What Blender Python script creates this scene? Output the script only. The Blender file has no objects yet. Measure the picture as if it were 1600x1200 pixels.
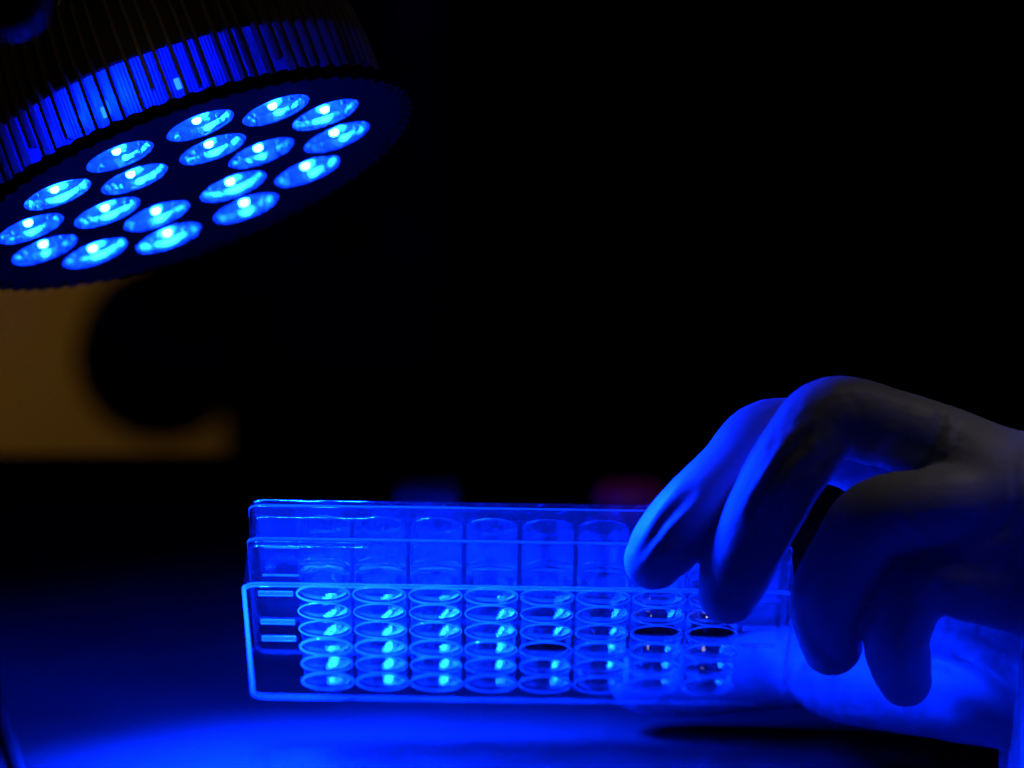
import bpy, bmesh, math, random
from mathutils import Vector, Matrix, noise
random.seed(7)
sc = bpy.context.scene
COL = sc.collection

# ------------------------------------------------------------------ camera
PITCH = math.radians(12.0)
D0 = 1.75                      # metres to the near edge of the plate
F = 11780.0                    # focal length in pixels of a 1600 px wide picture
FAR_Z = 0.011                  # height of the plate's far edge over the bench
RIGHT = Vector((1, 0, 0))
FWD = Vector((0, math.cos(PITCH), -math.sin(PITCH)))
UP = Vector((0, math.sin(PITCH), math.cos(PITCH)))
CAM_H = FAR_Z + 491.0 / F * 1.832 * math.cos(PITCH) + 1.832 * math.sin(PITCH)
CAM = Vector((0, -D0, CAM_H))

def P(px, py, depth):
    """point of the place seen at (px, py) of the 1600x1200 photograph, depth metres from the camera"""
    return CAM + RIGHT * ((px - 800) / F * depth) + UP * ((600 - py) / F * depth) + FWD * depth

def H(px, py, dz):             # the same with the depth in millimetres behind the plate's near edge
    return P(px, py, D0 + dz * 0.001)

cam_data = bpy.data.cameras.new('camera')
cam = bpy.data.objects.new('camera', cam_data)
COL.objects.link(cam)
cam.matrix_world = Matrix.Translation(CAM) @ Matrix((RIGHT, UP, -FWD)).transposed().to_4x4()
cam_data.sensor_width = 36.0
cam_data.lens = 36.0 * F / 1600.0
cam_data.clip_start = 0.05
cam_data.clip_end = 50
cam_data.dof.use_dof = True
cam_data.dof.focus_distance = D0 + 0.012
cam_data.dof.aperture_fstop = cam_data.lens / 30.0
sc.camera = cam

# ------------------------------------------------------------------ world, light, exposure
w = bpy.data.worlds.new('World')
sc.world = w
w.use_nodes = True
w.node_tree.nodes['Background'].inputs[0].default_value = (0.25, 0.3, 1.0, 1)
w.node_tree.nodes['Background'].inputs[1].default_value = 0.0008
sc.view_settings.view_transform = 'Standard'
sc.view_settings.look = 'None'
sc.view_settings.exposure = 0
sc.view_settings.gamma = 1
sc.render.engine = 'CYCLES'
cy = sc.cycles
cy.max_bounces = 24
cy.transparent_max_bounces = 96
cy.transmission_bounces = 16
cy.glossy_bounces = 8
cy.diffuse_bounces = 5
cy.use_denoising = True
cy.sample_clamp_indirect = 160.0

BLUE = (0.0004, 0.0165, 1.0)
CHIP_BLUE = (0.0010, 0.018, 1.0)
WARM = (1.0, 0.62, 0.34)
POWER = 7.6                    # watts of each of the eighteen lamp beams
SPILL = 1.0                    # watts of each of the six wide spill lights

def spot(name, loc, target, power, color, angle, blend, radius):
    l = bpy.data.lights.new(name, 'SPOT')
    l.energy = power
    l.color = color
    l.spot_size = math.radians(angle)
    l.spot_blend = blend
    l.shadow_soft_size = radius
    o = bpy.data.objects.new(name, l)
    COL.objects.link(o)
    o.location = loc
    o.rotation_euler = (Vector(target) - Vector(loc)).to_track_quat('-Z', 'Y').to_euler()
    return o

# the dim warm room light: over the hand, on the panel behind, over the lamp body
spot('room_light', P(2150, -900, 1.72), P(1620, 740, 1.73), 0.27, (1.0, 0.82, 0.68), 23, 0.6, 0.05)
spot('room_light', P(-700, 520, 2.30), P(150, 580, 2.60), 0.31, (1.0, 0.68, 0.20), 40, 0.9, 0.03)
spot('room_light', P(60, -1100, 1.45), P(240, 60, 1.80), 0.12, (1.0, 0.66, 0.4), 22, 0.8, 0.03)
spot('room_light', P(980, -1000, 1.75), P(988, 775, 2.02), 0.6, (1.0, 0.5, 0.4), 8, 0.8, 0.04)

# added unseen blue spot above the camera, aimed to make the wells glint
spot('well_glint_fill', P(700, 800, 1.75) - FWD * 0.42 + UP * 0.36 - RIGHT * 0.10, P(790, 940, 1.78), 0.05, BLUE, 9, 0.5, 0.003)

# ------------------------------------------------------------------ helpers
def mat(name, base=(0.5, 0.5, 0.5), rough=0.5, metal=0.0, spec=0.5):
    m = bpy.data.materials.new(name)
    m.use_nodes = True
    b = m.node_tree.nodes['Principled BSDF']
    b.inputs['Base Color'].default_value = (*base, 1)
    b.inputs['Roughness'].default_value = rough
    b.inputs['Metallic'].default_value = metal
    b.inputs['Specular IOR Level'].default_value = spec
    return m

def bump(m, scale, strength, dist=0.0005, stretch=(1, 1, 1), detail=4, target='Principled BSDF'):
    nt = m.node_tree
    tc = nt.nodes.new('ShaderNodeTexCoord')
    mp = nt.nodes.new('ShaderNodeMapping')
    mp.inputs['Scale'].default_value = stretch
    n = nt.nodes.new('ShaderNodeTexNoise')
    n.inputs['Scale'].default_value = scale
    n.inputs['Detail'].default_value = detail
    b = nt.nodes.new('ShaderNodeBump')
    b.inputs['Strength'].default_value = strength
    b.inputs['Distance'].default_value = dist
    nt.links.new(tc.outputs['Object'], mp.inputs[0])
    nt.links.new(mp.outputs[0], n.inputs['Vector'])
    nt.links.new(n.outputs['Fac'], b.inputs['Height'])
    if target:
        nt.links.new(b.outputs[0], nt.nodes[target].inputs['Normal'])
    return b, n

def clear_plastic(name, scatter, rough, bump_args=None, ior=1.5, tint=(0.99, 0.99, 1.0), fres=1.0):
    """thin clear plastic: lets light through, mirrors by Fresnel, scatters a little"""
    m = bpy.data.materials.new(name)
    m.use_nodes = True
    nt = m.node_tree
    nt.nodes.remove(nt.nodes['Principled BSDF'])
    out = nt.nodes['Material Output']
    tr = nt.nodes.new('ShaderNodeBsdfTransparent'); tr.inputs[0].default_value = (*tint, 1)
    di = nt.nodes.new('ShaderNodeBsdfDiffuse'); di.inputs[0].default_value = (0.9, 0.9, 0.9, 1)
    tl = nt.nodes.new('ShaderNodeBsdfTranslucent'); tl.inputs[0].default_value = (0.9, 0.9, 0.9, 1)
    gl = nt.nodes.new('ShaderNodeBsdfGlossy'); gl.inputs['Roughness'].default_value = rough
    fr = nt.nodes.new('ShaderNodeFresnel')
    geo = nt.nodes.new('ShaderNodeNewGeometry')          # a thin sheet mirrors the same from both sides
    io = nt.nodes.new('ShaderNodeMapRange')
    io.inputs['To Min'].default_value = ior; io.inputs['To Max'].default_value = 1.0 / ior
    nt.links.new(geo.outputs['Backfacing'], io.inputs['Value'])
    nt.links.new(io.outputs[0], fr.inputs[0])
    m1 = nt.nodes.new('ShaderNodeMixShader'); m1.inputs[0].default_value = 0.5
    m2 = nt.nodes.new('ShaderNodeMixShader'); m2.inputs[0].default_value = scatter
    m3 = nt.nodes.new('ShaderNodeMixShader')
    mul = nt.nodes.new('ShaderNodeMath'); mul.operation = 'MULTIPLY'; mul.inputs[1].default_value = fres
    nt.links.new(fr.outputs[0], mul.inputs[0])
    nt.links.new(di.outputs[0], m1.inputs[1]); nt.links.new(tl.outputs[0], m1.inputs[2])
    nt.links.new(tr.outputs[0], m2.inputs[1]); nt.links.new(m1.outputs[0], m2.inputs[2])
    nt.links.new(m2.outputs[0], m3.inputs[1]); nt.links.new(gl.outputs[0], m3.inputs[2])
    nt.links.new(mul.outputs[0], m3.inputs[0])
    nt.links.new(m3.outputs[0], out.inputs[0])
    if bump_args:
        b, n = bump(m, *bump_args, target=None)
        for nd in (gl, fr):
            nt.links.new(b.outputs[0], nd.inputs['Normal'])
    return m

def glow(name, color, strength):
    m = bpy.data.materials.new(name)
    m.use_nodes = True
    nt = m.node_tree
    nt.nodes.remove(nt.nodes['Principled BSDF'])
    e = nt.nodes.new('ShaderNodeEmission')
    e.inputs[0].default_value = (*color, 1)
    e.inputs[1].default_value = strength
    nt.links.new(e.outputs[0], nt.nodes['Material Output'].inputs[0])
    return m

def mesh(name, bm, m, smooth=True, angle=35):
    me = bpy.data.meshes.new(name)
    bmesh.ops.recalc_face_normals(bm, faces=bm.faces)
    bm.to_mesh(me)
    bm.free()
    me.materials.append(m)
    if smooth:
        for p in me.polygons:
            p.use_smooth = True
        me.set_sharp_from_angle(angle=math.radians(angle))
    return me

def link(name, me, parent=None, matrix=None):
    o = bpy.data.objects.new(name, me)
    COL.objects.link(o)
    if parent is not None:
        o.parent = parent
    if matrix is not None:
        if parent is None:
            o.matrix_world = matrix
        else:
            o.matrix_local = matrix
    return o

def obj(name, bm, m, parent=None, matrix=None, smooth=True, angle=35):
    return link(name, mesh(name, bm, m, smooth, angle), parent, matrix)

def thing(name, label, cat, matrix=None, group=None):
    o = link(name, None, None, matrix)
    o.empty_display_size = 0.02
    return tag(o, label, cat, group)

def tag(o, label, cat, group=None):
    o['label'] = label
    o['category'] = cat
    if group:
        o['group'] = group
    return o

def structure(o):
    o['kind'] = 'structure'
    return o

def lathe(bm, prof, n=48, cap0=True, cap1=True, off=(0, 0, 0)):
    """prof: list of (r, z)"""
    rings = []
    for r, z in prof:
        if r < 1e-7:
            rings.append([bm.verts.new((off[0], off[1], off[2] + z))])
        else:
            rings.append([bm.verts.new((off[0] + r * math.cos(2 * math.pi * i / n), off[1] + r * math.sin(2 * math.pi * i / n), off[2] + z)) for i in range(n)])
    for a, b in zip(rings, rings[1:]):
        for i in range(n):
            j = (i + 1) % n
            if len(a) == 1 and len(b) == 1:
                continue
            if len(a) == 1:
                bm.faces.new((a[0], b[i], b[j]))
            elif len(b) == 1:
                bm.faces.new((a[i], a[j], b[0]))
            else:
                bm.faces.new((a[i], a[j], b[j], b[i]))
    if cap0 and len(rings[0]) > 1:
        bm.faces.new(rings[0])
    if cap1 and len(rings[-1]) > 1:
        bm.faces.new(rings[-1])
    return rings

def box(bm, lo, hi, bev=0.0):
    r = bmesh.ops.create_cube(bm, size=1)
    vs = r['verts']
    for v in vs:
        v.co = Vector([lo[k] + (v.co[k] + 0.5) * (hi[k] - lo[k]) for k in range(3)])
    if bev > 0:
        es = list({e for v in vs for e in v.link_edges})
        bmesh.ops.bevel(bm, geom=es, offset=bev, segments=2, affect='EDGES', profile=0.5)

def spline(pts, n):
    """Catmull-Rom through tuples"""
    out = []
    q = [pts[0]] + list(pts) + [pts[-1]]
    for k in range(len(pts) - 1):
        p0, p1, p2, p3 = q[k:k + 4]
        for s in range(n):
            t = s / n
            out.append(tuple(0.5 * (2 * b + (c - a) * t + (2 * a - 5 * b + 4 * c - d) * t * t + (3 * b - a - 3 * c + d) * t ** 3)
                             for a, b, c, d in zip(p0, p1, p2, p3)))
    out.append(tuple(pts[-1]))
    return out

def tube(bm, path, n=20, cap=True):
    """path: list of (Vector, radius); round ends when cap"""
    path = [(Vector(p), r) for p, r in path]
    pts = list(path)
    if cap:
        def dome(p, r, d):
            return [(p + d * (r * math.sin(a)), r * math.cos(a)) for a in (math.radians(x) for x in (20, 40, 58, 73, 83))]
        d0 = (path[0][0] - path[1][0]).normalized()
        d1 = (path[-1][0] - path[-2][0]).normalized()
        pts = list(reversed(dome(*path[0], d0))) + pts + dome(*path[-1], d1)
    up = Vector((0, 0, 1))
    rings = []
    u = None
    for i, (p, r) in enumerate(pts):
        a = pts[max(i - 1, 0)][0]
        b = pts[min(i + 1, len(pts) - 1)][0]
        t = (b - a).normalized()
        if u is None:
            u = t.cross(up if abs(t.dot(up)) < 0.9 else Vector((1, 0, 0))).normalized()
        u = (u - t * u.dot(t)).normalized()
        v = t.cross(u)
        rings.append([bm.verts.new(p + (u * math.cos(2 * math.pi * k / n) + v * math.sin(2 * math.pi * k / n)) * r) for k in range(n)])
    for a, b in zip(rings, rings[1:]):
        for k in range(n):
            bm.faces.new((a[k], a[(k + 1) % n], b[(k + 1) % n], b[k]))
    if cap:
        bm.faces.new(rings[0]); bm.faces.new(list(reversed(rings[-1])))
    return rings

def rrect(hx, hy, r, n=6):
    """outline of a rounded rectangle, counter-clockwise"""
    out = []
    for cx, cy, a0 in ((hx - r, hy - r, 0), (-hx + r, hy - r, 90), (-hx + r, -hy + r, 180), (hx - r, -hy + r, 270)):
        for k in range(n + 1):
            a = math.radians(a0 + 90 * k / n)
            out.append((cx + r * math.cos(a), cy + r * math.sin(a)))
    return out

def loft(bm, hx, hy, r, prof, close=False, cap_end=False):
    """prof: list of (inset, z): rounded-rectangle loops one after the other"""
    rings = []
    for ins, z in prof:
        rr = max(r - ins, 0.0006)
        rings.append([bm.verts.new((x, y, z)) for x, y in rrect(hx - ins, hy - ins, rr)])
    seq = list(zip(rings, rings[1:])) + ([(rings[-1], rings[0])] if close else [])
    for a, b in seq:
        n = len(a)
        for k in range(n):
            bm.faces.new((a[k], a[(k + 1) % n], b[(k + 1) % n], b[k]))
    if cap_end:
        bm.faces.new(rings[-1])

def basis(origin, x, y, z):
    return Matrix.Translation(origin) @ Matrix((x, y, z)).transposed().to_4x4()

# ------------------------------------------------------------------ the setting
def on_bench(px, py, h=0.0):
    k = (py - 600) / F
    d = (CAM.z - h) / (math.sin(PITCH) + k * math.cos(PITCH))
    return P(px, py, d)
m_bench = mat('bench_laminate', (0.62, 0.63, 0.66), 0.55, spec=0.3)
nt = m_bench.node_tree
bump(m_bench, 60, 0.25, 0.0006)
tc = nt.nodes.new('ShaderNodeTexCoord')
nz = nt.nodes.new('ShaderNodeTexNoise'); nz.inputs['Scale'].default_value = 22; nz.inputs['Detail'].default_value = 6
rp = nt.nodes.new('ShaderNodeValToRGB')
rp.color_ramp.elements[0].position = 0.3; rp.color_ramp.elements[0].color = (0.020, 0.020, 0.023, 1)
rp.color_ramp.elements[1].position = 0.7; rp.color_ramp.elements[1].color = (0.034, 0.034, 0.038, 1)
nt.links.new(tc.outputs['Object'], nz.inputs['Vector'])
nt.links.new(nz.outputs['Fac'], rp.inputs[0])
nt.links.new(rp.outputs[0], nt.nodes['Principled BSDF'].inputs['Base Color'])

BENCH_FAR = CAM.z / (math.sin(PITCH) + 105.0 / F * math.cos(PITCH))
far_y = P(800, 705, BENCH_FAR).y
BACK = 2.60
BACK_Y = P(800, 600, BACK).y
bm = bmesh.new()
box(bm, (-0.9, on_bench(800, 1330).y - 0.05, -0.03), (0.9, far_y, 0.0), 0.003)
structure(obj('bench_top', bm, m_bench))

m_wall = mat('black_wall', (0.003, 0.003, 0.0035), 0.9, spec=0.05)
bm = bmesh.new()
box(bm, (-0.9, BACK_Y + 0.03, -0.6), (0.9, BACK_Y + 0.07, 0.9))
structure(obj('wall', bm, m_wall))

# ------------------------------------------------------------------ things at the back
m_ochre = mat('ochre_paint', (0.62, 0.40, 0.17), 0.7, spec=0.2)
bump(m_ochre, 40, 0.2)
pl = P(-60, 700, BACK); pr = P(420, 700, BACK); pt = P(0, 300, BACK); pb = P(0, 800, BACK)
bm = bmesh.new()
box(bm, (pl.x, BACK_Y, pb.z), (pr.x, BACK_Y + 0.026, pt.z), 0.002)
tag(obj('back_panel', bm, m_ochre), 'ochre panel behind the bench, seen under the lamp', 'panel')

m_black = mat('black_plastic', (0.003, 0.003, 0.0032), 0.45, spec=0.15)
ins = thing('bench_instrument', 'black instrument with a big round knob in front of the ochre panel', 'instrument', Matrix.Translation((P(480, 700, 2.50).x, P(480, 700, 2.50).y, -0.25)))
x0 = P(354, 650, 2.50).x - ins.location.x
bm = bmesh.new()
box(bm, (x0, -0.02, 0.0), (x0 + 0.075, 0.055, 0.42), 0.006)
obj('housing', bm, m_black, ins)
hx0 = P(232, 400, 2.50).x - ins.location.x
bm = bmesh.new()
box(bm, (hx0, -0.012, P(0, 462, 2.50).z - ins.location.z), (x0 + 0.001, 0.05, P(0, 250, 2.50).z - ins.location.z), 0.008)
obj('head', bm, m_black, ins)
kc = P(254, 546, 2.46) - ins.location
bm = bmesh.new()
lathe(bm, [(0.0, 0.022), (0.012, 0.022), (0.0235, 0.020), (0.0278, 0.014), (0.0278, -0.008), (0.022, -0.011)], 40)
obj('knob', bm, m_black, ins, Matrix.Translation(kc) @ Matrix.Rotation(math.radians(90), 4, 'X'))
bm = bmesh.new()
tube(bm, [((kc.x, kc.y, kc.z), 0.008), ((x0 + 0.01, kc.y + 0.015, kc.z), 0.008)], 16)
obj('shaft', bm, m_black, ins)

m_card = mat('pale_card', (0.15, 0.09, 0.13), 0.6)
c = P(667, 770, 2.02)
bm = bmesh.new()
lowz = 0.0
box(bm, (c.x - 0.0085, c.y, 0.0), (c.x + 0.0085, c.y + 0.02, c.z), 0.0012)
tag(obj('small_box', bm, m_card), 'blurred pale box far behind the middle of the plate', 'box')

m_red = mat('red_plastic', (0.5, 0.01, 0.05), 0.4)
m_vial = mat('dark_vial', (0.05, 0.02, 0.03), 0.2)
c = P(985, 758, 2.03)
vial = thing('red_capped_bottle', 'blurred bottle with a dark red cap behind the fingertips', 'bottle', Matrix.Translation((c.x, c.y, 0)))
bm = bmesh.new()
lathe(bm, [(0.0105, 0.0), (0.011, 0.001), (0.011, c.z - 0.014), (0.008, c.z - 0.011), (0.008, c.z - 0.008)], 32)
obj('bottle_body', bm, m_vial, vial)
bm = bmesh.new()
lathe(bm, [(0.0098, c.z - 0.009), (0.0102, c.z - 0.008), (0.0102, c.z - 0.002), (0.0085, c.z), (0.0, c.z)], 32)
obj('cap', bm, m_red, vial)

# ------------------------------------------------------------------ the blue lamp
LD = 1.803
tilt = math.radians(20.8)
elev = math.radians(14.9)
maj = RIGHT * math.cos(tilt) + UP * math.sin(tilt)
mnr = -RIGHT * math.sin(tilt) + UP * math.cos(tilt)
N = -mnr * math.cos(elev) - FWD * math.sin(elev)        # the way the lamp shines
E2 = mnr * math.sin(elev) - FWD * math.cos(elev)
LC = P(288, 286, LD)
# local frame of the lamp: x along the long axis seen, z up into the body (against the beam)
LM = basis(LC, maj, (-N).cross(maj), -N)
lamp = thing('led_lamp', 'round black lamp with eighteen glowing blue lenses above the plate', 'lamp', LM)

m_lampblack = mat('black_lamp_plastic', (0.006, 0.006, 0.007), 0.5, spec=0.1)
bump(m_lampblack, 900, 0.15, 0.0002)
m_fin = mat('anodised_fin', (0.13, 0.11, 0.10), 0.42, metal=0.3)
m_shell = mat('lamp_shell', (0.012, 0.012, 0.013), 0.5)
m_band = clear_plastic('light_band', 0.85, 0.15)
for nd in m_band.node_tree.nodes:
    if nd.type in ('BSDF_DIFFUSE', 'BSDF_TRANSLUCENT'):
        nd.inputs[0].default_value = (0.05, 0.25, 0.9, 1)
m_cup = mat('reflector', (0.8, 0.8, 0.82), 0.10, metal=0.92)
bump(m_cup, 260, 0.8, 0.0008)
m_chip = glow('led_chip', CHIP_BLUE, 2500.0)
m_bead = mat('glint_bead_mat', (0.5, 0.5, 0.5), 0.3)  # added beads in the lens that stand for small reflections
m_reflection = glow('chip_reflection', (0.001, 0.03, 1.0), 170.0)  # added glow spot standing in for the chip's reflection on the cup wall
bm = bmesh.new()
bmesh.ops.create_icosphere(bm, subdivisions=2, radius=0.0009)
me_reflection = mesh('chip_reflection', bm, m_reflection)
m_lens = clear_plastic('lens_plastic', 0.035, 0.06, (700, 0.25, 0.0004), fres=0.9)

lens_pos = [(0.0390, 166 - 30 * k) for k in range(12)] + [(0.0198, 121 - 60 * k) for k in range(6)]
# E2 is -y or +y of the local frame?
sgn = 1.0 if E2.dot((-N).cross(maj)) > 0 else -1.0
lens_xy = [(r * math.cos(math.radians(a)), sgn * r * math.sin(math.radians(a))) for r, a in lens_pos]
LR = 0.0084

# front face with eighteen round openings and a toothed edge
bm = bmesh.new()
def ring_edges(bm, pts):
    vs = [bm.verts.new((x, y, 0)) for x, y in pts]
    return vs, [bm.edges.new((vs[i], vs[(i + 1) % len(vs)])) for i in range(len(vs))]
edges = []
v0, e0 = ring_edges(bm, [(0.0555 * math.cos(2 * math.pi * k / 120), 0.0555 * math.sin(2 * math.pi * k / 120)) for k in range(120)])
edges += e0
for x, y in lens_xy:
    edges += ring_edges(bm, [(x + LR * math.cos(2 * math.pi * k / 32), y + LR * math.sin(2 * math.pi * k / 32)) for k in range(32)])[1]
bmesh.ops.triangle_fill(bm, use_beauty=True, edges=edges)
obj('faceplate', bm, m_lampblack, lamp, smooth=False)

bm = bmesh.new()
nt_ = 76
outer = []
for k in range(nt_ * 4):
    r = 0.0584 if (k % 4) in (0, 1) else 0.0571
    a = 2 * math.pi * (k + 0.5 * random.random()) / (nt_ * 4)
    outer.append((r * math.cos(a), r * math.sin(a)))
prof = []
loops = []
for scale, z in ((0.955, 0.0006), (0.965, -0.0008), (0.99, -0.0008), (1.0, 0.0004), (1.0, 0.0022), (0.93, 0.0026)):
    loops.append([bm.verts.new((x * scale, y * scale, z)) for x, y in outer])
for a, b in zip(loops, loops[1:]):
    for k in range(len(a)):
        bm.faces.new((a[k], a[(k + 1) % len(a)], b[(k + 1) % len(a)], b[k]))
obj('toothed_rim', bm, m_lampblack, lamp, angle=25)

# the glowing ribbed band just behind the rim and the dark bell above it
bm = bmesh.new()
nb = 90 * 8
loops = []
for z in (0.0026, 0.0172):
    lp = []
    for k in range(nb):
        a = 2 * math.pi * k / nb
        r = 0.0508 + (0.00022 if k % 2 else -0.00022) + 0.0003 * noise.noise(Vector((a * 9, z * 50, 0)))
        lp.append(bm.verts.new((r * math.cos(a), r * math.sin(a), z)))
    loops.append(lp)
for k in range(nb):
    bm.faces.new((loops[0][k], loops[0][(k + 1) % nb], loops[1][(k + 1) % nb], loops[1][k]))
obj('light_band', bm, m_band, lamp, smooth=False)

# two small glowing patches put on the band as bright glints between the fins
bm = bmesh.new()
box(bm, (0.0506, -0.0006, 0.0062), (0.0513, 0.0006, 0.0090), 0.0003)
me_glint = mesh('glint_patch', bm, glow('glint_glow', (0.002, 0.025, 1.0), 16.0))
for a, sc_ in ((101.5, 1.0), (80.7, 1.15)):
    link('glint_patch', me_glint, lamp, Matrix.Rotation(sgn * math.radians(a), 4, 'Z') @ Matrix.Diagonal((1, sc_, 1, 1)))

BELL = [(0.0508, 0.0172), (0.0514, 0.0178), (0.0508, 0.024), (0.0492, 0.032), (0.0464, 0.040), (0.042, 0.049), (0.036, 0.058), (0.030, 0.067), (0.0255, 0.077), (0.0235, 0.088), (0.0225, 0.098)]
bm = bmesh.new()
lathe(bm, [(0.046, 0.0172)] + BELL, 96, cap0=False, cap1=True)
obj('bell', bm, m_shell, lamp)
bm = bmesh.new()
lathe(bm, [(0.0175, 0.098), (0.0175, 0.102), (0.0135, 0.104), (0.0135, 0.124), (0.010, 0.128)], 48)
obj('screw_base', bm, mat('brushed_metal', (0.55, 0.55, 0.52), 0.3, metal=1.0), lamp)
bm = bmesh.new()
lathe(bm, [(0.0, 0.0035), (0.0455, 0.0035)], 64, cap0=False, cap1=False)
lathe(bm, [(0.0455, 0.0035), (0.0455, 0.0168), (0.0, 0.0168)], 64, cap0=False, cap1=False)

def bell_r(z):
    if z <= 0.0178:
        return 0.0514
    for (r0, z0), (r1, z1) in zip(BELL[1:], BELL[2:]):
        if z <= z1:
            return r0 + (r1 - r0) * (z - z0) / (z1 - z0)
    return BELL[-1][0]

def fin_bm(bm, a0, a1_fn, z_lo, z_hi, th=0.00042, depth=0.0019, steps=30, notch=None):
    """a thin plate standing off the bell; a1_fn(z) shifts its angle with height"""
    secs = []
    for i in range(steps + 1):
        z = z_lo + (z_hi - z_lo) * i / steps
        a = a0 + a1_fn(z)
        ri = bell_r(z) - 0.0008
        ro = bell_r(z) + depth
        if notch and notch[0] < z < notch[1]:
            ro -= depth * 0.55
        ca, sa = math.cos(a), math.sin(a)
        sec = []
        for r, s in ((ri, -1), (ro, -1), (ro, 1), (ri, 1)):
            sec.append(bm.verts.new((r * ca - s * th * sa, r * sa + s * th * ca, z)))
        secs.append(sec)
    for a, b in zip(secs, secs[1:]):
        for k in range(4):
            bm.faces.new((a[k], a[(k + 1) % 4], b[(k + 1) % 4], b[k]))
    bm.faces.new(secs[0]); bm.faces.new(list(reversed(secs[-1])))

NG = 30
step = 2 * math.pi / NG
bm = bmesh.new()
fin_bm(bm, 0.0, lambda z: 0.0, 0.0026, 0.094, steps=20)
me_long = mesh('fin', bm, m_fin, angle=25)
def pair_mesh(z_top, low):
    bm = bmesh.new()
    half = step / 6.0
    fin_bm(bm, 0.0, lambda z: half, low, z_top)
    fin_bm(bm, 0.0, lambda z: -half, 0.0026, z_top)
    # the round bridge that joins the two plates at the top
    n = 6
    prev = None
    for i in range(n + 1):
        t = math.pi * i / n
        a = half * math.cos(t)
        z = z_top + 0.0022 * math.sin(t)
        sec = []
        for dr, dz in ((-0.0008, -0.0004), (0.0016, -0.0004), (0.0016, 0.0004), (-0.0008, 0.0004)):
            r = bell_r(z) + dr
            sec.append(bm.verts.new((r * math.cos(a), r * math.sin(a), z + dz)))
        if prev:
            for k in range(4):
                bm.faces.new((prev[k], prev[(k + 1) % 4], sec[(k + 1) % 4], sec[k]))
        prev = sec
    return mesh('fin_pair', bm, m_fin, angle=25)
me_pairs = [pair_mesh(0.036, 0.0026), pair_mesh(0.043, 0.0078), pair_mesh(0.039, 0.0052)]
for k in range(NG):
    link('fin', me_long, lamp, Matrix.Rotation(step * (k + random.uniform(-0.05, 0.05)), 4, 'Z'))
    link('fin_pair', me_pairs[k % 3], lamp, Matrix.Rotation(step * (k + 0.5 + random.uniform(-0.06, 0.06)), 4, 'Z'))

# the lenses: cup, chip and clear front
bm = bmesh.new()
lathe(bm, [(LR, 0.0), (LR * 0.975, 0.0003), (LR * 0.95, 0.0013), (LR * 0.90, 0.0021), (LR * 0.72, 0.0025), (LR * 0.3, 0.0027), (0.0, 0.0027)], 32, cap0=False)
me_cup = mesh('reflector_cup', bm, m_cup)
bm = bmesh.new()
lathe(bm, [(0.0, 0.0007), (0.0005, 0.00075), (0.0009, 0.0010), (0.00105, 0.0013), (0.00105, 0.0018)], 16, cap1=False)
me_chip = mesh('led_chip', bm, m_chip)
bm = bmesh.new()
lathe(bm, [(LR * 0.99, 0.0001), (LR * 0.8, -0.00035), (LR * 0.45, -0.0006), (0.0, -0.0007)], 32, cap0=False)
me_lens = mesh('lens', bm, m_lens)
bm = bmesh.new()
bmesh.ops.create_icosphere(bm, subdivisions=2, radius=0.00085)
me_bead = mesh('glint_bead', bm, m_bead)
for x, y in lens_xy:
    T = Matrix.Translation((x, y, 0)) @ Matrix.Rotation(random.random() * 6.28, 4, 'Z')
    ln = link('lens', me_lens, lamp, T)
    link('reflector_cup', me_cup, ln)
    link('led_chip', me_chip, ln, Matrix.Translation((random.uniform(-0.0004, 0.0004), random.uniform(-0.0004, 0.0004), 0)))
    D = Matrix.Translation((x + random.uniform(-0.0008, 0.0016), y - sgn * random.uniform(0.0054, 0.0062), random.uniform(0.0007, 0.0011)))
    link('chip_reflection', me_reflection, ln, T.inverted() @ D @ Matrix.Diagonal((random.choice((1.0, 1.2, 1.5, 2.6)), 1.3, 0.75, 1.0)))
    for a in ((random.uniform(-0.5, 0.5), random.uniform(2.6, 3.6)) if random.random() < 0.4 else (random.choice((0.2, 3.0)) + random.uniform(-0.5, 0.5),)):
        rr0 = random.uniform(0.0045, 0.0062)
        wp = Vector((x + rr0 * math.cos(a), y + rr0 * math.sin(a), 0.0011))
        link('glint_bead', me_bead, ln, T.inverted() @ Matrix.Translation(wp) @ Matrix.Scale(random.uniform(0.6, 1.15), 4))
    l = bpy.data.lights.new('led_beam', 'SPOT')
    l.energy = POWER
    l.color = BLUE
    l.spot_size = math.radians(69)
    l.spot_blend = 1.0
    l.shadow_soft_size = 0.0035
    link('led_beam', l, lamp, Matrix.Translation((x, y, -0.0048)))
for x, y in lens_xy[12:]:
    l = bpy.data.lights.new('led_spill', 'SPOT')
    l.energy = SPILL
    l.color = BLUE
    l.spot_size = math.radians(118)
    l.spot_blend = 1.0
    l.shadow_soft_size = 0.012
    link('led_spill', l, lamp, Matrix.Translation((x, y, -0.014)))
# added point lights that make the band glow, strongest on the near side
for a, e in ((97, 0.06), (106, 0.05), (124, 0.003), (72, 0.0015)):
    l = bpy.data.lights.new('band_fill_light', 'POINT')
    l.energy = e
    l.color = BLUE
    l.shadow_soft_size = 0.002
    link('band_fill_light', l, lamp, Matrix.Translation((0.046 * math.cos(math.radians(a)), sgn * 0.046 * math.sin(math.radians(a)), 0.010)))

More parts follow.
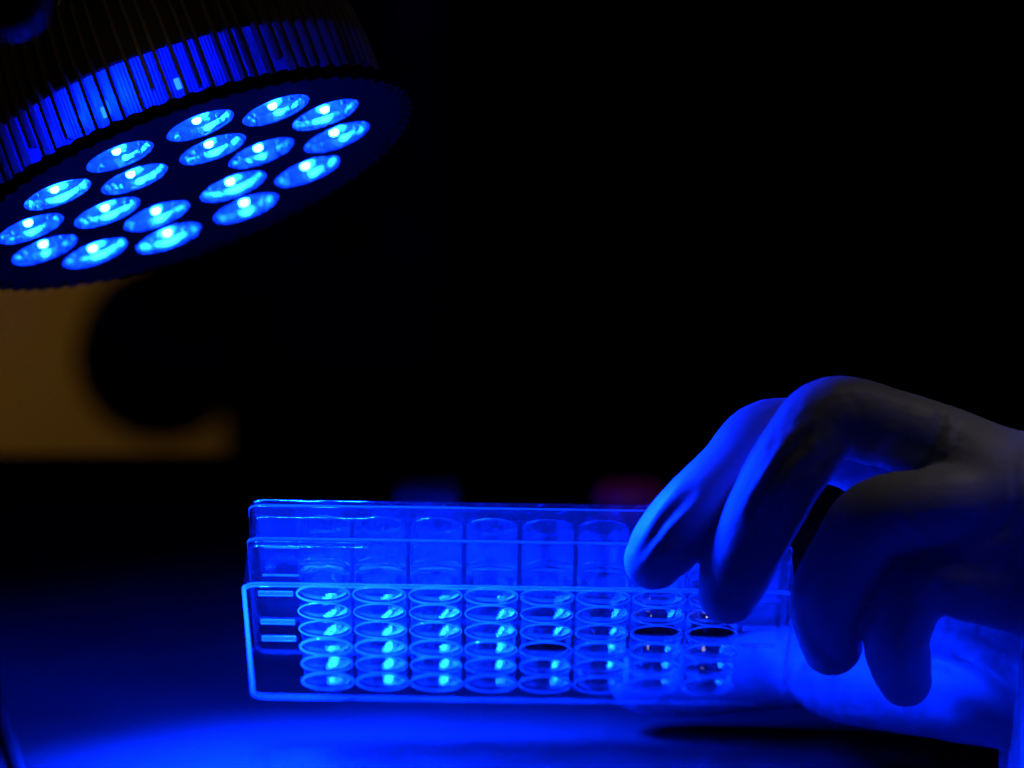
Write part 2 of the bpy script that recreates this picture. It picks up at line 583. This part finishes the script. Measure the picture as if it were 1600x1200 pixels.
# ------------------------------------------------------------------ knob at the top left corner, nearer than the lamp
m_knob = mat('matt_knob', (0.14, 0.14, 0.17), 0.5)
kn = thing('clamp_knob', 'blurred dark blue rounded knob in the top left corner, in front of the lamp', 'knob', Matrix.Translation(P(16, -6, 1.55)))
bm = bmesh.new()
lathe(bm, [(0.0, -0.0085), (0.003, -0.0083), (0.0062, -0.006), (0.0078, -0.002), (0.0078, 0.008), (0.007, 0.010), (0.0, 0.0102)], 40)
obj('knob_cap', bm, m_knob, kn)
bm = bmesh.new()
lathe(bm, [(0.004, 0.0102), (0.004, 0.045)], 24)
obj('stem', bm, m_black, kn)

# ------------------------------------------------------------------ the well plate and its lid
roll = math.radians(0.85)
pe = math.radians(20.4)
px_ = RIGHT * math.cos(roll) - UP * math.sin(roll)
pu_ = UP * math.cos(roll) + RIGHT * math.sin(roll)
pd = FWD * math.cos(pe) - pu_ * math.sin(pe)
pz = FWD * math.sin(pe) + pu_ * math.cos(pe)
HX, HY = 0.0646, 0.04275
near_mid = H(811.5, 921, 0)
PM = basis(near_mid + pd * HY, px_, pd, pz * 1.07)

m_clear = clear_plastic('clear_polystyrene', 0.0006, 0.03, (120, 0.12, 0.0006), fres=0.85)
m_wall = clear_plastic('well_polystyrene', 0.008, 0.04, (420, 0.9, 0.0008, (1, 1, 0.09)), fres=1.0)
def glass(name, rough, ior, tint, bump_args, through=0.3):
    m = bpy.data.materials.new(name)
    m.use_nodes = True
    nt = m.node_tree
    nt.nodes.remove(nt.nodes['Principled BSDF'])
    g = nt.nodes.new('ShaderNodeBsdfGlass')
    g.inputs['Color'].default_value = (*tint, 1)
    g.inputs['Roughness'].default_value = rough
    g.inputs['IOR'].default_value = ior
    di = nt.nodes.new('ShaderNodeBsdfDiffuse'); di.inputs[0].default_value = (0.9, 0.9, 0.9, 1)
    tl = nt.nodes.new('ShaderNodeBsdfTranslucent'); tl.inputs[0].default_value = (0.9, 0.9, 0.9, 1)
    m1 = nt.nodes.new('ShaderNodeMixShader'); m1.inputs[0].default_value = 0.5
    m2 = nt.nodes.new('ShaderNodeMixShader'); m2.inputs[0].default_value = 0.0028
    nt.links.new(di.outputs[0], m1.inputs[1]); nt.links.new(tl.outputs[0], m1.inputs[2])
    tr = nt.nodes.new('ShaderNodeBsdfTransparent'); tr.inputs[0].default_value = (0.98, 0.98, 1.0, 1)
    m3 = nt.nodes.new('ShaderNodeMixShader'); m3.inputs[0].default_value = through
    nt.links.new(g.outputs[0], m3.inputs[1]); nt.links.new(tr.outputs[0], m3.inputs[2])
    nt.links.new(m3.outputs[0], m2.inputs[1]); nt.links.new(m1.outputs[0], m2.inputs[2])
    nt.links.new(m2.outputs[0], nt.nodes['Material Output'].inputs[0])
    b, n = bump(m, *bump_args, target=None)
    nt.links.new(b.outputs[0], g.inputs['Normal'])
    return m
m_well = glass('well_glassy', 0.03, 1.40, (0.99, 0.99, 1.0), (220, 0.14, 0.0005, (1, 1, 0.2)), 0.10)
m_wall = glass('well_wall', 0.03, 1.5, (0.98, 0.98, 1.0), (420, 1.0, 0.0008, (1, 1, 0.07)), 0.22)
m_floor = clear_plastic('floor_polystyrene', 0.0008, 0.05, (200, 0.25, 0.0006), ior=1.59)
m_ribmat = clear_plastic('moulded_mark', 0.06, 0.05)
m_edge = clear_plastic('thick_polystyrene_edge', 0.28, 0.05)
m_ring = clear_plastic('foot_ring_polystyrene', 0.50, 0.06, ior=1.6)
m_lid = clear_plastic('lid_polystyrene', 0.0006, 0.03, (90, 0.10, 0.0006), fres=0.85)
m_dark = mat('dark_medium', (0.01, 0.004, 0.002), 0.15)
m_milk = mat('cloudy_medium', (0.5, 0.55, 0.6), 0.3)

plate = thing('well_plate', 'clear 48 well culture plate tilted to show its underside, held in the gloved fingers', 'well plate', PM)
mm = 0.001
bm = bmesh.new()
loft(bm, HX, HY, 0.0042, [(0.22 * mm, 0.97 * mm), (0.3 * mm, 1.2 * mm), (0.36 * mm, 1.7 * mm), (1.0 * mm, 8.9 * mm), (1.1 * mm, 9.3 * mm), (1.4 * mm, 9.7 * mm), (1.8 * mm, 9.9 * mm), (2.2 * mm, 10.2 * mm), (2.35 * mm, 10.8 * mm), (2.5 * mm, 15.9 * mm), (2.6 * mm, 16.5 * mm), (2.9 * mm, 16.85 * mm), (3.3 * mm, 17.0 * mm)])
obj('skirt', bm, m_clear, plate)
bm = bmesh.new()
loft(bm, HX, HY, 0.0042, [(0.25 * mm, 0.0), (0.0, 0.25 * mm), (0.0, 0.75 * mm), (0.3 * mm, 0.95 * mm), (0.85 * mm, 0.95 * mm), (1.05 * mm, 0.75 * mm), (1.05 * mm, 0.2 * mm), (0.85 * mm, 0.0)], close=True)
obj('base_flange', bm, m_edge, plate)

PITCH_W = 13.08 * mm
WX = [(-3.5 + i) * PITCH_W for i in range(8)]
WY = [(-2.5 + j) * PITCH_W for j in range(6)]
OR, IR = 6.05 * mm, 5.45 * mm
# the deck with its 48 round openings
bm = bmesh.new()
h = PITCH_W / 2
nseg = 32
for cx in WX:
    for cy_ in WY:
        ci, co = [], []
        for k in range(nseg):
            a = 2 * math.pi * k / nseg
            c_, s_ = math.cos(a), math.sin(a)
            q = h / max(abs(c_), abs(s_))
            ci.append(bm.verts.new((cx + IR * c_, cy_ + IR * s_, 17.0 * mm)))
            co.append(bm.verts.new((cx + q * c_, cy_ + q * s_, 17.0 * mm)))
        for k in range(nseg):
            bm.faces.new((ci[k], ci[(k + 1) % nseg], co[(k + 1) % nseg], co[k]))
bmesh.ops.remove_doubles(bm, verts=bm.verts, dist=1e-5)
# margin of the deck out to the skirt
gx, gy = 4 * PITCH_W, 3 * PITCH_W
ex, ey = HX - 3.2 * mm, HY - 3.2 * mm
for lo, hi in (((-ex, -ey), (-gx, ey)), ((gx, -ey), (ex, ey)), ((-gx, -ey), (gx, -gy)), ((-gx, gy), (gx, ey))):
    vs = [bm.verts.new((x, y, 17.0 * mm)) for x, y in ((lo[0], lo[1]), (hi[0], lo[1]), (hi[0], hi[1]), (lo[0], hi[1]))]
    bm.faces.new(vs)
obj('deck', bm, m_clear, plate, smooth=False)

bm = bmesh.new()
rr_ = 0.26 * mm
lathe(bm, [(OR + 0.12 * mm + rr_ * math.cos(math.radians(t)), 1.5 * mm + rr_ * math.sin(math.radians(t))) for t in range(0, 361, 45)], 40, cap0=False, cap1=False)
me_foot = mesh('foot_ring', bm, m_ring)
bm = bmesh.new()
rr_ = 0.17 * mm
lathe(bm, [(OR + 0.05 * mm + rr_ * math.cos(math.radians(t)), 1.6 * mm + rr_ * math.sin(math.radians(t))) for t in range(0, 361, 45)], 40, cap0=False, cap1=False)
me_foot_thin = mesh('foot_ring', bm, m_ring)
# one well: a thin clear tube with a rounded rim, and a thick clear floor; copies share the meshes
def wall_mesh(z0):
    bm = bmesh.new()
    lathe(bm, [(OR - 0.02 * mm, z0), (OR, 16.9 * mm), (OR, 17.4 * mm), (OR - 0.15 * mm, 17.65 * mm), (OR - 0.35 * mm, 17.7 * mm), (IR + 0.05 * mm, 17.5 * mm), (IR, 17.1 * mm),
               (IR - 0.1 * mm, z0 + 0.05 * mm), (OR - 0.02 * mm, z0)], 96, cap0=False, cap1=False)
    for v in bm.verts:                    # fine upright draw lines in the moulded wall
        if v.co.z < 17.3 * mm:
            a = math.atan2(v.co.y, v.co.x)
            k = 1 + 0.010 * noise.noise(Vector((math.cos(a) * 5, math.sin(a) * 5, 3.1))) + 0.006 * noise.noise(Vector((math.cos(a) * 16, math.sin(a) * 16, 7.7)))
            v.co.x *= k; v.co.y *= k
    return mesh('well', bm, m_wall, angle=50)
LEVELS = [6.5, 8.0, 9.5, 11.0, 12.5, 14.0]
me_walls, me_bases = [], []
for lv in LEVELS:
    L = lv * mm
    me_walls.append(wall_mesh(L + 1.6 * mm))
    bm = bmesh.new()
    lathe(bm, [(0.0, 1.9 * mm), (OR - 0.9 * mm, 1.9 * mm), (OR - 0.4 * mm, 2.1 * mm), (OR - 0.15 * mm, 2.6 * mm), (OR - 0.05 * mm, L + 1.4 * mm), (IR - 0.12 * mm, L + 1.5 * mm),
               (IR - 0.3 * mm, L + 1.0 * mm), (IR - 0.9 * mm, L + 0.5 * mm), (IR - 1.8 * mm, L + 0.25 * mm), (IR - 3.2 * mm, L + 0.08 * mm), (0.0, L)], 40, cap0=False, cap1=False)
    me_bases.append(mesh('well_base', bm, m_well, angle=50))
bm = bmesh.new()
lathe(bm, [(0.0, 2.1 * mm), (OR - 1.0 * mm, 2.1 * mm), (OR - 0.75 * mm, 2.5 * mm), (IR - 0.45 * mm, 2.9 * mm), (0.0, 2.8 * mm)], 32)
me_liq = mesh('dark_liquid', bm, m_dark)
dark = {(4, 3), (6, 2), (7, 2)}
for i, cx in enumerate(WX):
    for j, cy_ in enumerate(WY):
        T = Matrix.Translation((cx, cy_, 0)) @ Matrix.Rotation(random.random() * 6.28, 4, 'Z')
        lv = min(5, max(0, (3 if j in (1, 2, 4) else 1) + random.choice((0, 1, 1, 2)) - (1 if i == 0 else 0)))
        if j == 0:
            lv = 0
        wl = link('well', me_walls[lv], plate, T)
        link('well_base', me_bases[lv], wl)
        link('foot_ring', me_foot if j in (0, 3, 5) else me_foot_thin, wl)
        if (i, j) in dark:
            link('dark_liquid', me_liq, wl)
            wl['label'] = 'well with dark liquid in it'
# ribs in the two end margins
bm = bmesh.new()
box(bm, (0, -0.4 * mm, 1.2 * mm), (8.2 * mm, 0.4 * mm, 2.3 * mm), 0.2 * mm)
me_rib = mesh('rib', bm, m_edge, smooth=False)
for yy, sc_ in ((-31.7 * mm, 1), (-11 * mm, 1), (1.4 * mm, 1)):
    link('rib', me_rib, plate, Matrix.Translation((-61.0 * mm, yy, 0)))
    link('rib', me_rib, plate, Matrix.Translation((52.8 * mm, yy, 0)))
# the raised frame and its small moulded star on the front wall
bm = bmesh.new()
def strip(bm, x0, z0, x1, z1, y=-HY + 1.2 * mm, t=0.4 * mm):
    box(bm, (min(x0, x1) - t / 2, y - 0.35 * mm, min(z0, z1) - t / 2), (max(x0, x1) + t / 2, y + 0.1 * mm, max(z0, z1) + t / 2), 0.1 * mm)
strip(bm, -59.5 * mm, 9.2 * mm, -51.5 * mm, 9.2 * mm)
strip(bm, -59.5 * mm, 2.8 * mm, -51.5 * mm, 2.8 * mm)
obj('label_frame', bm, m_edge, plate)
bm = bmesh.new()
for k in range(4):
    a = math.pi * k / 4
    r = bmesh.ops.create_cube(bm, size=1)
    for v in r['verts']:
        x, y, z = v.co.x * 2.6 * mm, v.co.y * 0.3 * mm, v.co.z * 0.35 * mm
        v.co = (-58 * mm + x * math.cos(a) - z * math.sin(a), -HY + 0.95 * mm + y - k * 0.01 * mm, 4.6 * mm + x * math.sin(a) + z * math.cos(a))
obj('moulded_star', bm, m_ribmat, plate, smooth=False)

lidm = PM
bm = bmesh.new()
loft(bm, HX - 1.0 * mm, HY - 1.0 * mm, 0.0036, [(1.0 * mm, 10.9 * mm), (0.8 * mm, 10.65 * mm), (0.4 * mm, 10.6 * mm), (0.1 * mm, 10.8 * mm), (0.0, 11.2 * mm), (0.02 * mm, 11.7 * mm), (0.15 * mm, 12.1 * mm), (0.24 * mm, 12.5 * mm), (0.3 * mm, 18.9 * mm), (0.36 * mm, 19.5 * mm), (0.6 * mm, 20.1 * mm), (1.05 * mm, 20.55 * mm), (1.65 * mm, 20.8 * mm), (2.6 * mm, 20.9 * mm)], cap_end=True)
loft(bm, HX - 1.0 * mm, HY - 1.0 * mm, 0.0036, [(0.9 * mm, 10.8 * mm), (1.15 * mm, 18.9 * mm), (1.9 * mm, 19.6 * mm), (2.6 * mm, 19.7 * mm)], cap_end=True)
lid = obj('plate_lid', bm, m_lid, None, lidm)
tag(lid, 'clear lid lying on top of the well plate, pressed by two gloved fingertips', 'lid')
bm = bmesh.new()
loft(bm, HX - 1.0 * mm, HY - 1.0 * mm, 0.0036, [(-0.06 * mm, 10.9 * mm), (-0.10 * mm, 11.2 * mm), (-0.04 * mm, 11.5 * mm)])
obj('lid_edge', bm, m_edge, lid)
bm = bmesh.new()
loft(bm, HX - 1.0 * mm, HY - 1.0 * mm, 0.0036, [(0.1 * mm, 18.7 * mm), (0.05 * mm, 18.9 * mm), (0.12 * mm, 19.1 * mm)])
obj('lid_shoulder', bm, m_edge, lid)

# ------------------------------------------------------------------ the gloved hand
m_glove = mat('nitrile_glove', (0.34, 0.37, 0.45), 0.48, spec=0.35)
bump(m_glove, 520, 0.2, 0.0004)
person = thing('person', 'left hand in a pale rubber glove holding the right end of the well plate', 'person', Matrix.Translation(H(1900, 960, 0)))
S = 6.73
def chain(pts, n=6):
    out = []
    for p in spline(pts, n):
        out.append((H(p[0], p[1], p[2]), p[3] * 0.001))
    return out
index = [(1022, 874, -5, 7.2), (1040, 850, -5, 8.2), (1088, 797, -3, 8.9), (1145, 741, 1, 9.0), (1204, 686, 6, 9.3), (1330, 700, 14, 9.6), (1470, 752, 18, 11.5)]
middle = [(1138, 928, -9, 7.2), (1146, 905, -9.5, 8.2), (1163, 864, -11, 8.5), (1210, 768, -14, 9.2), (1250, 706, -13, 9.4), (1300, 653, -10, 9.8), (1400, 673, -8, 9.4), (1500, 712, -6, 10.5)]
ring = [(1300, 1008, -3, 7.2), (1297, 985, -5, 8.1), (1295, 935, -12, 9.2), (1326, 870, -17, 9.0), (1373, 809, -20, 9.4), (1470, 792, -20, 9.4), (1570, 788, -16, 9.6)]
little = [(1415, 1064, -5, 6.4), (1408, 1040, -7, 7.2), (1402, 988, -15, 7.7), (1446, 906, -18.5, 8.2), (1510, 916, -18, 8.6), (1620, 930, -17, 10)]
thumb = [(998, 1066, 91, 8.0), (1020, 1066, 91, 8.9), (1110, 1062, 89, 9.6), (1240, 1042, 82, 10.6), (1330, 1040, 66, 12.5), (1430, 1050, 44, 14.5), (1580, 1060, 18, 17), (1760, 1020, 2, 22)]
thenar = [(1330, 975, 60, 11.5), (1430, 960, 38, 15), (1560, 960, 16, 19), (1760, 980, 0, 24), (1950, 980, 0, 24)]
palm = [
    [(1290, 1064, 60, 9), (1330, 1070, 47, 10), (1430, 1079, 24, 11), (1600, 1108, -4, 10.6), (1760, 1122, -13, 15)],
    [(1260, 1055, 75, 8), (1340, 1062, 55, 9), (1440, 1072, 34, 11.5), (1600, 1090, 6, 12), (1760, 1090, -6, 18)],
    [(1470, 752, 18, 11.5), (1620, 830, 12, 17), (1850, 930, 0, 26), (1980, 970, 0, 25)],
    [(1500, 712, -6, 10.5), (1580, 750, -6, 12.0), (1700, 800, -6, 18), (1850, 900, -2, 26)],
    [(1470, 792, -19, 9.2), (1570, 788, -16.5, 10.2), (1650, 815, -14.5, 13.5), (1750, 860, -12, 20), (1880, 930, -4, 25)],
    [(1510, 915, -18, 8.6), (1620, 928, -17, 11), (1700, 930, -16, 16), (1850, 960, -6, 25)],
    [(1490, 715, -7, 10.5), (1535, 750, -12, 11), (1575, 785, -17, 11)],
    [(1520, 728, -9, 11), (1640, 782, -12, 14), (1800, 850, -10, 24)],
    [(1560, 768, -14, 11.5), (1680, 825, -15, 16.5), (1850, 900, -6, 25)],
    [(1498, 858, -17, 8.6), (1540, 860, -17, 9.5), (1650, 880, -15, 13), (1800, 930, -8, 22)],
    [(1590, 850, -16, 12), (1700, 880, -14, 18), (1850, 930, -6, 25)],
    [(1510, 838, -18, 8), (1570, 850, -18, 9.5), (1660, 880, -16, 12)],
    [(1570, 760, -14, 11), (1680, 800, -14, 16), (1850, 900, -6, 25)],
    [(1380, 850, 40, 8), (1500, 800, 22, 12), (1620, 830, 12, 16)],
]
bm = bmesh.new()
for ch in [index, middle, ring, little, thumb, thenar] + palm:
    tube(bm, chain(ch), 24)
bmesh.ops.recalc_face_normals(bm, faces=bm.faces)
me = bpy.data.meshes.new('gloved_hand')
bm.to_mesh(me); bm.free()
tmp = bpy.data.objects.new('hand_source', me)
COL.objects.link(tmp)
rm = tmp.modifiers.new('r', 'REMESH'); rm.mode = 'VOXEL'; rm.voxel_size = 0.0008
sm = tmp.modifiers.new('s', 'SMOOTH'); sm.factor = 0.5; sm.iterations = 8
dg = bpy.context.evaluated_depsgraph_get()
dg.update()
hm = bpy.data.meshes.new_from_object(tmp.evaluated_get(dg))
bpy.data.objects.remove(tmp)
# wrinkles of the thin rubber: long folds along the fingers
# the back of the hand is taut: smooth it more than the fingers
tmp = bpy.data.objects.new('hand_source', hm)
COL.objects.link(tmp)
vg = tmp.vertex_groups.new(name='back')
xa, xb = H(1465, 0, 0).x, H(1570, 0, 0).x
for v in hm.vertices:
    t = min(1.0, max(0.0, (v.co.x - xa) / (xb - xa)))
    lowp = 600 - (v.co - CAM).dot(UP) / (v.co - CAM).dot(FWD) * F
    dzz = ((v.co - CAM).dot(FWD) - D0) * 1000
    if lowp > 960 and dzz > 12 + 0.0 * t:
        t = 1.0
    elif dzz > 14:
        t = 0.0
    if t > 0:
        vg.add([v.index], t * t * (3 - 2 * t), 'REPLACE')
sm = tmp.modifiers.new('s', 'SMOOTH'); sm.factor = 0.6; sm.iterations = 120; sm.vertex_group = 'back'
dg = bpy.context.evaluated_depsgraph_get()
dg.update()
hm2 = bpy.data.meshes.new_from_object(tmp.evaluated_get(dg))
bpy.data.objects.remove(tmp)
hm = hm2
segs = []
for ch, amp in ((index, 1.0), (middle, 1.0), (ring, 0.6), (little, 0.7), (thumb, 0.9)):
    cc = chain(ch, 4)
    for (a, ra), (b, rb) in zip(cc, cc[1:]):
        segs.append((a, b, (b - a).normalized(), amp))
import numpy as np
n = len(hm.vertices)
co = np.empty(n * 3, 'f'); hm.vertices.foreach_get('co', co); co = co.reshape(-1, 3)
no = np.empty(n * 3, 'f'); hm.vertices.foreach_get('normal', no); no = no.reshape(-1, 3)
best = np.full(n, 9.9); dirs = np.zeros((n, 3)); amps = np.zeros(n)
for a, b, d, amp in segs:
    a_ = np.array(a); ab = np.array(b) - a_
    t = np.clip(((co - a_) @ ab) / (ab @ ab), 0, 1)
    ds = np.linalg.norm(co - a_ - t[:, None] * ab, axis=1)
    k = ds < best
    best[k] = ds[k]; dirs[k] = np.array(d); amps[k] = amp
disp = np.empty(n)
for i in range(n):
    p = Vector(co[i]); d = Vector(dirs[i])
    al = p.dot(d)
    q = (p - d * al) * 330 + d * al * 60
    v = noise.noise(q)
    ridge = 1 - abs(v) * 2.2
    lo = noise.noise(p * 55)
    disp[i] = (max(0.0, ridge) ** 3) * 0.00028 * amps[i] * max(0.0, 0.35 + lo) + 0.00025 * lo
# single folds and creases: pixel polyline, height (mm), half width (px), reach in depth behind the plate's near edge (mm)
FOLDS = [
    ([(992, 868), (1030, 800), (1068, 752)], 0.5, 9, (-40, 8)),
    ([(1004, 878), (1045, 830), (1100, 778)], 0.55, 9, (-40, 8)),
    ([(998, 873), (1037, 815), (1084, 765)], -0.45, 8, (-40, 8)),
    ([(1022, 880), (1058, 848)], 0.4, 9, (-40, 8)),
    ([(1160, 800), (1200, 735), (1246, 665)], 0.7, 9, (-60, -4)),
    ([(1178, 795), (1222, 728), (1262, 678)], -0.9, 9, (-60, -4)),
    ([(1192, 800), (1240, 728), (1275, 690)], 0.75, 9, (-60, -4)),
    ([(1232, 760), (1262, 700)], -0.3, 10, (-60, -4)),
    ([(1474, 640), (1468, 680), (1450, 715), (1425, 733)], -0.9, 9, (-60, 6)),
    ([(1486, 645), (1480, 690), (1460, 725), (1430, 745)], 0.45, 9, (-60, 6)),
    ([(1400, 690), (1410, 740)], -0.4, 8, (-60, 2)),
    ([(1330, 745), (1362, 700), (1400, 668)], 0.4, 9, (-60, 2)),
    ([(1318, 600), (1342, 640), (1350, 690)], -0.25, 9, (-60, 6)),
    ([(1392, 815), (1420, 845), (1440, 858)], -0.4, 7, (-60, 2)),
    ([(1408, 800), (1436, 830), (1462, 846)], 0.3, 7, (-60, 2)),
    ([(1446, 940), (1466, 962), (1490, 975)], -0.4, 6, (-60, 2)),
    ([(1610, 700), (1590, 740), (1588, 790)], 0.3, 9, (-60, 6)),
    ([(1372, 690), (1385, 740)], -0.3, 7, (-60, 2)),
    ([(1586, 735), (1588, 785), (1570, 825), (1535, 848)], -0.45, 8, (-60, 6)),
    ([(1574, 735), (1576, 780), (1558, 818)], 0.15, 8, (-60, 6)),
    ([(1470, 972), (1500, 985), (1540, 985)], -0.5, 8, (-60, -4)),
    ([(1475, 1002), (1540, 1042), (1610, 1098)], 2.0, 15, (-60, 90)),
    ([(1475, 985), (1545, 1015), (1620, 1070)], -1.1, 13, (-60, 90)),
    ([(1530, 985), (1580, 1015), (1630, 1050)], 0.7, 10, (-60, 90)),
    ([(1310, 780), (1330, 750), (1350, 735)], 0.6, 7, (0, 60)),
    ([(1330, 790), (1345, 765), (1370, 745)], -0.5, 7, (0, 60)),
    ([(1240, 950), (1262, 1010), (1285, 1045)], 0.3, 8, (-40, 2)),
    ([(1252, 950), (1275, 1005), (1305, 1040)], -0.3, 8, (-40, 2)),
]
rel = co - np.array(CAM)
dep = rel @ np.array(FWD)
qx = 800 + rel @ np.array(RIGHT) / dep * F
qy = 600 - rel @ np.array(UP) / dep * F
facing = -(no @ np.array(FWD))
dz = (dep - D0) * 1000
for pl_, hgt, wid, (za, zb) in FOLDS:
    d2 = np.full(n, 1e9); endt = np.zeros(n)
    L = len(pl_) - 1
    for k in range(L):
        a_ = np.array(pl_[k], float); ab = np.array(pl_[k + 1], float) - a_
        t = np.clip(((qx - a_[0]) * ab[0] + (qy - a_[1]) * ab[1]) / (ab @ ab), 0, 1)
        dd = (qx - a_[0] - t * ab[0]) ** 2 + (qy - a_[1] - t * ab[1]) ** 2
        kk = dd < d2
        d2[kk] = dd[kk]; endt[kk] = ((k + t) / L)[kk]
    fade = np.sin(np.pi * np.clip(endt * 0.9 + 0.05, 0, 1)) ** 0.6
    m_ = (facing > -0.2) & (dz > za) & (dz < zb)
    disp += np.where(m_, hgt * 0.001 * np.exp(-d2 / wid ** 2) * fade, 0)
co2 = co + no * disp[:, None]
hm.vertices.foreach_set('co', co2.astype('f').ravel())
hm.materials.clear(); hm.materials.append(m_glove)
for p in hm.polygons:
    p.use_smooth = True
hm.name = 'gloved_hand'
hand = bpy.data.objects.new('gloved_hand', hm)
COL.objects.link(hand)
hand.parent = person
hand.matrix_parent_inverse = Matrix.Translation(-person.location)

m_sleeve = mat('white_cloth', (0.75, 0.76, 0.8), 0.8, spec=0.2)
bump(m_sleeve, 300, 0.4, 0.0005)
bm = bmesh.new()
ax = (RIGHT + UP * 0.10).normalized()
sl = []
for t, r in ((0.0, 0.048), (-0.002, 0.0505), (0.0, 0.053), (0.004, 0.0535), (0.05, 0.055), (0.11, 0.057)):
    sl.append((H(1610, 1000, -8) + ax * t, r))
rings = tube(bm, sl, 64, cap=False)
for rg in rings:
    for v in rg:
        rel = (v.co - H(1610, 1000, -8))
        v.co += RIGHT * (rel.dot(UP) * 0.22 + 0.0012 * math.sin(rel.dot(UP) * 260))
sleeve = obj('sleeve', bm, m_sleeve, None)
sleeve.parent = person
sleeve.matrix_parent_inverse = Matrix.Translation(-person.location)

# ------------------------------------------------------------------ dark streak on the bench at the lower left
m_streak = mat('black_streak', (0.01, 0.01, 0.011), 0.6)
bm = bmesh.new()
tube(bm, [(on_bench(x, y, 0.0021) , 0.002) for x, y in ((-60, 960), (-30, 1040), (-2, 1105), (18, 1160), (36, 1215), (50, 1290), (58, 1380))], 14)  # black tube laid on the bench as a dark curved streak
tag(obj('dark_streak', bm, m_streak), 'black streak curving over the bench in the lower left corner', 'streak')
